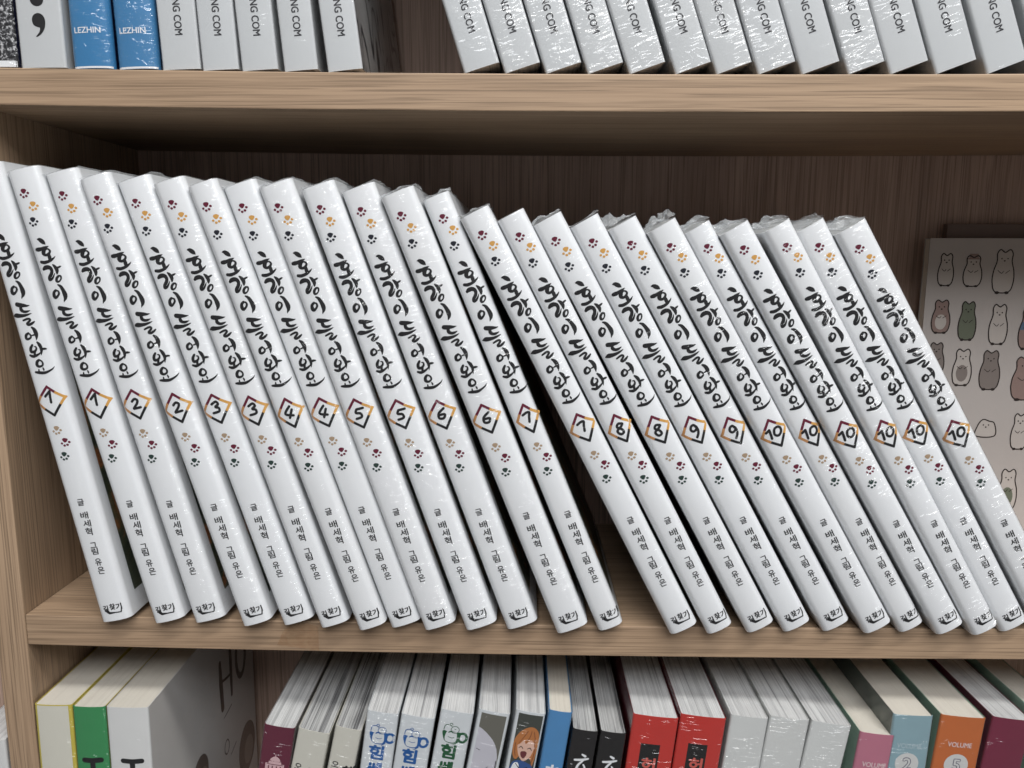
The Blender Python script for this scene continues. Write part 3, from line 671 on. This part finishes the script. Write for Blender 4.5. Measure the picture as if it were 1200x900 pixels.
for k, (x, z, ln, T) in enumerate(((152.4, -65.6, 12.4, 18.2), (173.6, -64.0, 12.0, 15.2))):
    b = lower('ivory_paperback', ('ivory paperback with grey page edges, beside the plum book' if k == 0 else 'ivory paperback with grey page edges, left of the blue mug spines'), (x, -3, z), ln, T, CRM2, CRM2, PAGE_GREY, 0.7, seed=6.2+k)
    Lm = top_of(b); mb = MB(); write(mb, '오', 4.2, Lm-23.5, height=3.6, put=b.put(), fat=0.08); write(mb, '핸', 12.2, Lm-27.0, height=7.4, width=7.0, put=b.put(), fat=0.3)
    ribbon(mb, [(2.2, Lm-26.6, 0.4), (6.4, Lm-26.6, 0.4)], b.put())
    b.part('spine_lettering', mb, BLACK)
BLUI = ink('blue_ink', (0.015, 0.10, 0.32)); GRNI = ink('green_ink', (0.012, 0.09, 0.035))
for k, (x, z, ln, T, ik, lab) in enumerate(((192.0, -54.2, 8.2, 18.0, BLUI, 'white paperback with blue mug emblem and blue letters, beside the ivory books'), (211.4, -56.2, 9.4, 19.2, BLUI, 'white paperback with blue mug emblem and blue letters, beside the green lettered one'), (234.0, -52.9, 10.2, 18.6, GRNI, 'white paperback with green mug emblem and green letters'))):
    b = lower('mug_paperback', lab, (x, -3, z), ln, T, SKYW, SKYW, PAGE_MANGA, 1.6, seed=8.4+1.3*k)
    Lm = top_of(b); mb = MB(); q0, q1, q2, q3 = b.put(), b.put(0.0001), b.put(0.00012), b.put(0.00014); cx, cy = 8.6, Lm-14.0
    # round mug seen with its handle at the right, a pale rounded figure bathing in it
    smooth_poly(mb, [(cx-5.2, cy+1.6), (cx-4.9, cy-2.2), (cx-2.8, cy-5.2), (cx+2.2, cy-5.6), (cx+4.4, cy-3.4), (cx+4.8, cy+1.6), (cx, cy+0.6)], q0, 0)
    ring(mb, cx+6.3, cy-1.4, 2.4, 2.7, 1.5, q0, 0)
    smooth_poly(mb, [(cx-3.2, cy-4.6), (cx-3.4, cy+0.2), (cx-1.4, cy+2.2), (cx+2.0, cy+1.8), (cx+3.0, cy-1.2), (cx+2.2, cy-4.8)], q1, 1)
    disc(mb, cx+1.4, cy+3.0, 2.3, 2.1, q1, 1, 20)
    ring(mb, cx+1.4, cy+3.0, 2.3, 2.1, 0.35, q2, 0)
    ribbon(mb, [(cx-5.0, cy+2.2, 0.4), (cx-4.4, cy+4.8, 0.45), (cx-2.0, cy+5.6, 0.4), (cx-0.6, cy+4.6, 0.35)], q2, 0)
    ring(mb, cx-1.2, cy+5.9, 0.8, 0.7, 0.35, q3, 0)
    ribbon(mb, [(cx-2.0, cy+0.9, 0.6), (cx-0.6, cy+1.6, 0.9), (cx+0.6, cy+0.9, 0.5)], q3, 0)
    ribbon(mb, [(cx-1.8, cy-1.8, 0.3), (cx, cy-2.3, 0.35), (cx+1.6, cy-1.8, 0.3)], q3, 0)
    ribbon(mb, [(cx+1.0, cy+3.4, 0.3), (cx+1.9, cy+3.3, 0.3)], q3, 0)
    ribbon(mb, [(cx+3.8, cy-4.6, 0.8), (cx+2.0, cy-6.2, 0.4), (cx+1.0, cy-6.5, 0.2)], q3, 0)
    b.part('mug_emblem', mb, [ik, SKYW])
    mb = MB(); write(mb, '힘', cx-0.4, Lm-25.0, height=8.4, width=8.0, put=b.put(), fat=0.42); write(mb, '쎈', cx-0.4, Lm-35.6, height=8.4, width=8.0, put=b.put(), fat=0.42)
    b.part('spine_lettering', mb, ik)

# two picture spines
LINE = ink('line_ink', (0.02, 0.02, 0.022)); TAUPE = ink('taupe_ink', (0.14, 0.135, 0.115)); DKGR = ink('dark_grey_green_ink', (0.055, 0.06, 0.052))
LAV = ink('pale_lavender_ink', (0.52, 0.51, 0.56)); SKIN = ink('peach_ink', (0.66, 0.43, 0.34)); HAIR = ink('orange_hair_ink', (0.44, 0.17, 0.055)); HAIRD = ink('brown_hair_ink', (0.22, 0.075, 0.03)); CLOTH = ink('blue_cloth_ink', (0.035, 0.085, 0.25)); MOUTH = ink('dark_mouth_ink', (0.14, 0.03, 0.035))
b = lower('picture_paperback', 'white paperback with a pale haired sketch under a taupe band on its spine', (255.4, -3, -52.7), 11.0, 17.9, SKYW, SKYW, PAGE_MANGA, 0.7, seed=12.0)
Lm = top_of(b); mb = MB(); q0, q1, q2, q3 = b.put(), b.put(0.0001), b.put(0.00012), b.put(0.00014); T = b.T*1000
poly(mb, [(2.0, Lm-15), (T-1.6, Lm-50), (T-1.6, Lm-1.6), (2.0, Lm-1.6)], q0, 0)
poly(mb, [(2.0, Lm-60), (2.0, Lm-10.5), (4.5, Lm-11.6), (7.2, Lm-13.4), (10.0, Lm-15.8), (12.4, Lm-18.6), (14.4, Lm-22.4), (15.6, Lm-27), (16.1, Lm-33), (16.2, Lm-42), (15.6, Lm-60)], q1, 1)
for s in ([(3, Lm-24, .3), (5.0, Lm-24.6, .4)], [(11.6, Lm-34, .3), (8.2, Lm-38, .5), (4.6, Lm-39.4, .3)], [(8.4, Lm-36, .3), (9.0, Lm-40, .4)], [(15.4, Lm-30, .5), (15.7, Lm-36, .6), (14.8, Lm-42, .4)], [(3.0, Lm-42.0, .5), (6.0, Lm-40.8, .9), (9.0, Lm-42.0, .5)], [(4.0, Lm-43.5, .5), (6.2, Lm-44.6, 1.1), (8.6, Lm-43.4, .5)], [(2.2, Lm-46, .3), (4.6, Lm-49, .3)], [(12, Lm-45, .4), (13.6, Lm-42, .5)]): ribbon(mb, s, q2, 2)
smooth_poly(mb, [(12.2, Lm-39), (13.8, Lm-35.6), (14.8, Lm-35.4), (14.9, Lm-38), (13.2, Lm-40.6)], q3, 2)
b.part('spine_picture', mb, [TAUPE, LAV, LINE])
b = lower('picture_paperback', 'white paperback with an orange haired laughing figure on its spine', (276.5, -3, -52.9), 9.6, 16.8, SKYW, SKYW, PAGE_MANGA, 0.7, seed=13.4)
Lm = top_of(b); mb = MB(); q = [b.put(0.00008+0.00002*k) for k in range(8)]; T = b.T*1000
poly(mb, [(1.9, Lm-60), (T-1.0, Lm-60), (T-1.0, Lm-1.4), (1.9, Lm-1.4)], q[0], 0)
Lm += 7.0
smooth_poly(mb, [(2.0, Lm-66), (2.2, Lm-43), (5.5, Lm-37.5), (12.0, Lm-38.5), (T-1.4, Lm-43), (T-1.4, Lm-66)], q[1], 4)
smooth_poly(mb, [(2.4, Lm-34), (2.0, Lm-26), (4.8, Lm-19.5), (9.6, Lm-16.0), (13.4, Lm-16.8), (15.6, Lm-21), (15.7, Lm-30), (14.6, Lm-40), (12.8, Lm-36), (8, Lm-33), (4.6, Lm-37)], q[2], 1)
smooth_poly(mb, [(4.4, Lm-28.5), (5.4, Lm-25), (9.4, Lm-23.2), (13.2, Lm-25.2), (13.9, Lm-29.5), (12.4, Lm-34.5), (9.0, Lm-37.4), (6.0, Lm-34.4)], q[3], 2)
smooth_poly(mb, [(3.6, Lm-28), (4.6, Lm-22), (8.8, Lm-18.5), (13.6, Lm-20.5), (14.6, Lm-27), (12.6, Lm-24.6), (10.6, Lm-24.8), (8.8, Lm-26.6), (7.6, Lm-24.4), (5.6, Lm-27)], q[4], 1)
smooth_poly(mb, [(6.9, Lm-31.8), (9.4, Lm-31.2), (10.4, Lm-32.8), (9.0, Lm-35.8), (7.2, Lm-34.4)], q[4], 5)
for s in ([(5.4, Lm-29.6, .3), (6.6, Lm-28.6, .55), (7.8, Lm-29.8, .3)], [(10.2, Lm-29.6, .3), (11.6, Lm-28.8, .55), (12.8, Lm-30.2, .3)]): ribbon(mb, s, q[5], 6)
for s in ([(9, Lm-18.6, .4), (7.4, Lm-22, .5), (5.0, Lm-26.6, .3)], [(11, Lm-18.4, .4), (10.6, Lm-22, .5), (8.8, Lm-26, .3)], [(12.4, Lm-18.6, .4), (13.6, Lm-23, .5), (14.0, Lm-28, .3)], [(14.6, Lm-28, .5), (14.4, Lm-34, .5), (13.6, Lm-39, .3)], [(3.0, Lm-27, .5), (3.4, Lm-32, .5), (4.2, Lm-35, .3)]): ribbon(mb, s, q[5], 3)
smooth_poly(mb, [(2.4, Lm-50), (3.6, Lm-40.5), (6.4, Lm-39.0), (7.4, Lm-44), (5.0, Lm-52)], q[2], 7)
ribbon(mb, [(5.2, Lm-39.6, .4), (8.4, Lm-42.5, .5), (12, Lm-41, .4)], q[5], 6)
b.part('spine_picture', mb, [DKGR, HAIR, SKIN, HAIRD, CLOTH, MOUTH, LINE, SILVER])

b = lower('blue_paperback', 'bright blue book with cream page edges between the orange haired spine and the black books', (295.0, -3, -52.8), 8.2, 13.4, SKY, SKY, PAGE_CREAM, 0.5, seed=15.0)
Lm = top_of(b); mb = MB(); write(mb, '초', 7.2, Lm-38.0, height=9.5, width=8.4, put=b.put(), fat=0.3); b.part('spine_lettering', mb, SILVER)
for k, (x, z, ln, T) in enumerate(((308.6, -64.2, 8.0, 14.7), (324.4, -65.4, 7.0, 14.8))):
    b = lower('black_paperback', 'black book with white brushed lettering, %s' % ('beside the bright blue book' if k == 0 else 'touching the first red book'), (x, -3, z), ln, T, BLK, BLK, PAGE_GREY, 0.9, seed=16.1+k)
    Lm = top_of(b); mb = MB(); q0, q1, q2 = b.put(), b.put(0.0001), b.put(0.00012); cx = 7.6
    Lm += 7.6
    ribbon(mb, [(cx+0.2, Lm-22.4, 1.1), (cx+1.9, Lm-23.3, 1.5)], q0)
    ribbon(mb, [(cx-3.6, Lm-26.3, 1.3), (cx+0.2, Lm-25.7, 1.5), (cx+3.8, Lm-24.7, 1.1)], q0)
    ribbon(mb, [(cx+0.8, Lm-26.4, 1.1), (cx-1.2, Lm-29.0, 1.3), (cx-2.0, Lm-32.0, 1.3), (cx-0.8, Lm-33.9, 1.3), (cx+1.4, Lm-33.0, 1.2), (cx+2.6, Lm-30.6, 1.1), (cx+1.6, Lm-28.6, .9)], q1)
    ribbon(mb, [(cx-0.2, Lm-35.0, 1.2), (cx+0.2, Lm-39.0, 1.2)], q2); ribbon(mb, [(cx-4.2, Lm-40.0, 1.2), (cx, Lm-39.4, 1.4), (cx+4.4, Lm-38.2, .9)], q1)
    b.part('spine_lettering', mb, SILVER)
for k, (x, z) in enumerate(((342.6, -54.8), (369.4, -54.5))):
    b = lower('red_paperback', 'bright red book with a black title block, %s' % ('beside the black books' if k == 0 else 'beside the plain white spines'), (x, -3, z), 6.2, 25.9, RED, RED2, PAGE_MANGA, 1.2, seed=18.2+k)
    Lm = top_of(b); mb = MB(); poly(mb, [(6.6, Lm-60), (17.6, Lm-60), (17.6, Lm-17.0), (6.6, Lm-17.0)], b.put()); b.part('title_block', mb, BLK)
    mb = MB(); write(mb, '허', 12.3, Lm-29.5, height=7.6, width=7.4, put=b.put(0.00012), fat=0.32); write(mb, '니', 12.3, Lm-40.5, height=7.6, width=7.0, put=b.put(0.00012), fat=0.32)
    b.part('spine_lettering', mb, ink('coral_ink', (0.55, 0.11, 0.09)))
for k, (x, z, ln, T) in enumerate(((397.6, -54.6, 6.2, 21.2), (419.6, -54.9, 7.2, 22.4), (443.2, -57.6, 8.8, 22.6))):
    lower('plain_paperback', 'plain off white book in crinkled film, %s' % ('touching the second red book' if k == 0 else 'the middle one of three' if k == 1 else 'beside the pink book'), (x, -3, z), ln, T, paper('off_white_card', (0.60, 0.61, 0.60), 0.4, 0.03), paper('off_white_card', (0.6, 0.6, 0.6)), PAGE_MANGA, 1.5, seed=21.3+1.7*k)
INKG = ink('grey_outline_ink', (0.12, 0.11, 0.16)); DOT = ink('pale_label_ink', (0.58, 0.58, 0.57)); SCR = ink('soft_white_ink', (0.68, 0.56, 0.56))
def volume(b, num, cx, yv, yc, faint=False, rr=5.6):
    Lm = top_of(b); mb = MB(); write(mb, 'VOLUME', cx, Lm-yv, height=2.9, width=13.5, put=b.put(), fat=0.06); b.part('volume_lettering', mb, ink('faint_blue_ink', (0.40, 0.50, 0.54)) if faint else SCR)
    mb = MB(); disc(mb, cx, Lm-yc, rr, rr, b.put(), 0, 36)
    b.part('volume_disc', mb, DOT)
    if num:
        mb = MB(); write(mb, num, cx, Lm-yc, height=7.0, put=b.put(0.00012), fat=0.55); write(mb, num, cx, Lm-yc, height=6.9, put=b.put(0.00016), mi=1, fat=0.12); b.part('volume_number', mb, [INKG, DOT])
b = lower('pastel_paperback', 'pink spined book with mint covers and cream page edges', (470.6, -3.2, -64.2), 6.2, 19.8, PINK, MINT, PAGE_CREAM, 0.8, seed=25.0); volume(b, None, 11.0, 19.0, 30.0)
b = lower('pastel_paperback', 'pale blue book with a 2 in a white circle', (488.6, -3, -53.3), 2.6, 22.2, PALEBLUE, paper('gap_shaded_teal_card', (0.075, 0.10, 0.085), 0.4), PAGE_CREAM, 0.9, seed=26.4); volume(b, '2', 10.6, 18.5, 29.5, True, 6.6)  # side colour darkened to carry the shade of the gap beside the pink book
b = lower('pastel_paperback', 'orange book with a 5 in a white circle', (515.2, -3, -53.2), 5.0, 25.2, ORANGE, MINT, PAGE_CREAM, 0.8, seed=27.7); volume(b, '5', 13.0, 17.0, 29.5, False, 6.8)
b = lower('wine_paperback', 'plain wine red book beside the orange one at the right end of the lower shelf', (544.0, -3, -54.0), 6.8, 22.5, WINE, PLUM, PAGE_MANGA, 0.8, seed=29.2)
b = lower('pale_paperback', 'pale book whose cream page edges show at the far right of the lower shelf', (570.5, -3, -54.0), 7.5, 20.5, CRM2, MINT, PAGE_CREAM, 0.8, seed=30.2)
# the book of the next bay that peeps past the side panel
b = lower('white_book', 'white book of the next bay, seen past the outer edge of the wooden side panel', (-43.0, -1.0, -77.0), 0.0, 24.0, WHT2, WHT2, PAGE_WHITE, 0.3, seed=31.0)
Lm = top_of(b); mb = MB(); write(mb, '이', 20.2, Lm-26, height=8, put=b.put(), fat=0.1); b.part('spine_lettering', mb, BLACK)

# ------------------------------------------------------------------ booklet standing face out at the back of the middle shelf
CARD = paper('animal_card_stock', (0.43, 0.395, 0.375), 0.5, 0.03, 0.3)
cb = thing('illustrated_booklet', 'pale booklet with small animal drawings standing face out against the back panel', 'booklet', (0.5648, 0.1525, sag(0.6)+0.0004))
CW, CH = 150.0, 216.0
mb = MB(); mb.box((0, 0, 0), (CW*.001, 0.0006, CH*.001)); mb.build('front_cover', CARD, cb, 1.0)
mb = MB(); mb.box((0.0004, 0.0008, 0.0004), (CW*.001-0.0006, 0.0070, CH*.001-0.0006)); mb.build('page_block', PAGE_CREAM, cb, 2.0)
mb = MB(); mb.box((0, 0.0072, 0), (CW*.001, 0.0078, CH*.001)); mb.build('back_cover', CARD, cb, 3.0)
dk = thing('dark_board', 'dark brown board behind the animal booklet, slightly taller than it', 'backboard', (0.5812, 0.1625, sag(0.6)+0.0004))  # plain brown board added behind the booklet, its identity guessed
mb = MB(); mb.box((0, 0, 0), (0.16, 0.006, 0.2265)); mb.build('board', paper('dark_brown_board', (0.17, 0.118, 0.096), 0.5, 0.1), dk, 4.0, bevel=0.0006)
TINT = [ink('cream_tint', (0.46, 0.42, 0.39)), ink('rosy_tint', (0.25, 0.175, 0.155)), ink('grey_tint', (0.20, 0.17, 0.155)), ink('olive_tint', (0.13, 0.145, 0.105)), ink('blue_tint', (0.09, 0.14, 0.21)), ink('sepia_line', (0.025, 0.017, 0.015))]
def cput(k): return lambda x, z: (x*.001, -0.0001-0.00002*k, z*.001)
def critter(cx, cz, w, h, tint, belly=None, hat=False, sash=None, lie=False):
    """small round eared animal standing upright, outline and wash"""
    mb = MB()
    a, bq = w/2, h/2
    body = [(-a*.45, bq*.98), (-a*.72, bq*.80), (-a*.70, bq*.45), (-a*.95, bq*.0), (-a*.98, -bq*.50), (-a*.62, -bq*.92), (a*.62, -bq*.92), (a*.98, -bq*.50), (a*.95, bq*.0), (a*.70, bq*.45), (a*.72, bq*.80), (a*.45, bq*.98), (0, bq*.86)]
    if lie: body = [(-a, -bq*.9), (-a*.9, bq*.2), (-a*.4, bq*.95), (a*.3, bq*.8), (a*.9, bq*.5), (a, -bq*.9)]
    pts = [(cx+p[0], cz+p[1]) for p in body]
    smooth_poly(mb, pts, cput(0), tint)
    if belly is not None and not lie: disc(mb, cx, cz-bq*.32, a*.62, bq*.45, cput(1), belly, 18)
    if sash is not None: poly(mb, [(cx-a*.9, cz-bq*.05), (cx+a*.9, cz-bq*.05), (cx+a*.85, cz+bq*.32), (cx-a*.78, cz+bq*.32)], cput(2), sash)
    if hat: poly(mb, [(cx-a*.75, cz+bq*.74), (cx+a*.75, cz+bq*.74), (cx+a*.5, cz+bq*.86), (cx+a*.45, cz+bq*1.1), (cx-a*.45, cz+bq*1.1), (cx-a*.5, cz+bq*.86)], cput(2), 1)
    ribbon(mb, [(p[0], p[1], 0.85) for p in pts]+[(pts[0][0], pts[0][1], 0.85)], cput(3), 5)
    ey = cz+bq*.58 if not lie else cz+bq*.35
    for sx in (-1, 1): disc(mb, cx+sx*a*.28, ey, 0.5, 0.55, cput(4), 5, 10)
    disc(mb, cx, ey-1.6, 0.7, 0.5, cput(4), 5, 10)
    if not lie:
        ribbon(mb, [(cx-a*.55, cz+bq*.05, .4), (cx-a*.2, cz-bq*.08, .5), (cx, cz+bq*.02, .4)], cput(4), 5)
        ribbon(mb, [(cx+a*.55, cz+bq*.05, .4), (cx+a*.2, cz-bq*.08, .5)], cput(4), 5)
        for sx in (-1, 1): disc(mb, cx+sx*a*.45, cz-bq*.96, a*.22, bq*.07, cput(4), 5, 10)
    mb.build('animal_drawing', TINT, cb, 0.0)
bx, bz = 564.8, sag(0.6)*1000
for (x, z, w, h, ti, be, kw) in ((577.5, 191.5, 11, 23, 0, None, {}), (596.4, 190.6, 13, 22, 0, None, {'hat': True}), (618, 190.4, 15, 31, 0, None, {}), (645, 190, 15, 28, 1, 0, {}),
    (577, 158.4, 13, 24, 1, 0, {}), (596, 155.4, 12.5, 28, 3, None, {}), (618.2, 153, 13, 29, 0, None, {}), (640, 150, 14, 30, 1, None, {'sash': 4}),
    (576, 128, 12, 24, 2, None, {}), (595.4, 122, 13.5, 27, 0, 2, {}), (615.4, 120, 14.5, 29, 2, None, {}), (641, 114, 19, 32, 1, None, {}),
    (616.5, 77.5, 13.5, 13, 0, None, {'lie': True}), (641.2, 75, 12, 27, 0, None, {}), (637, 31, 14, 32, 0, 3, {}), (660, 78, 13, 27, 1, 0, {})):
    critter(x-bx, z-bz, w, h, ti, be, **kw)
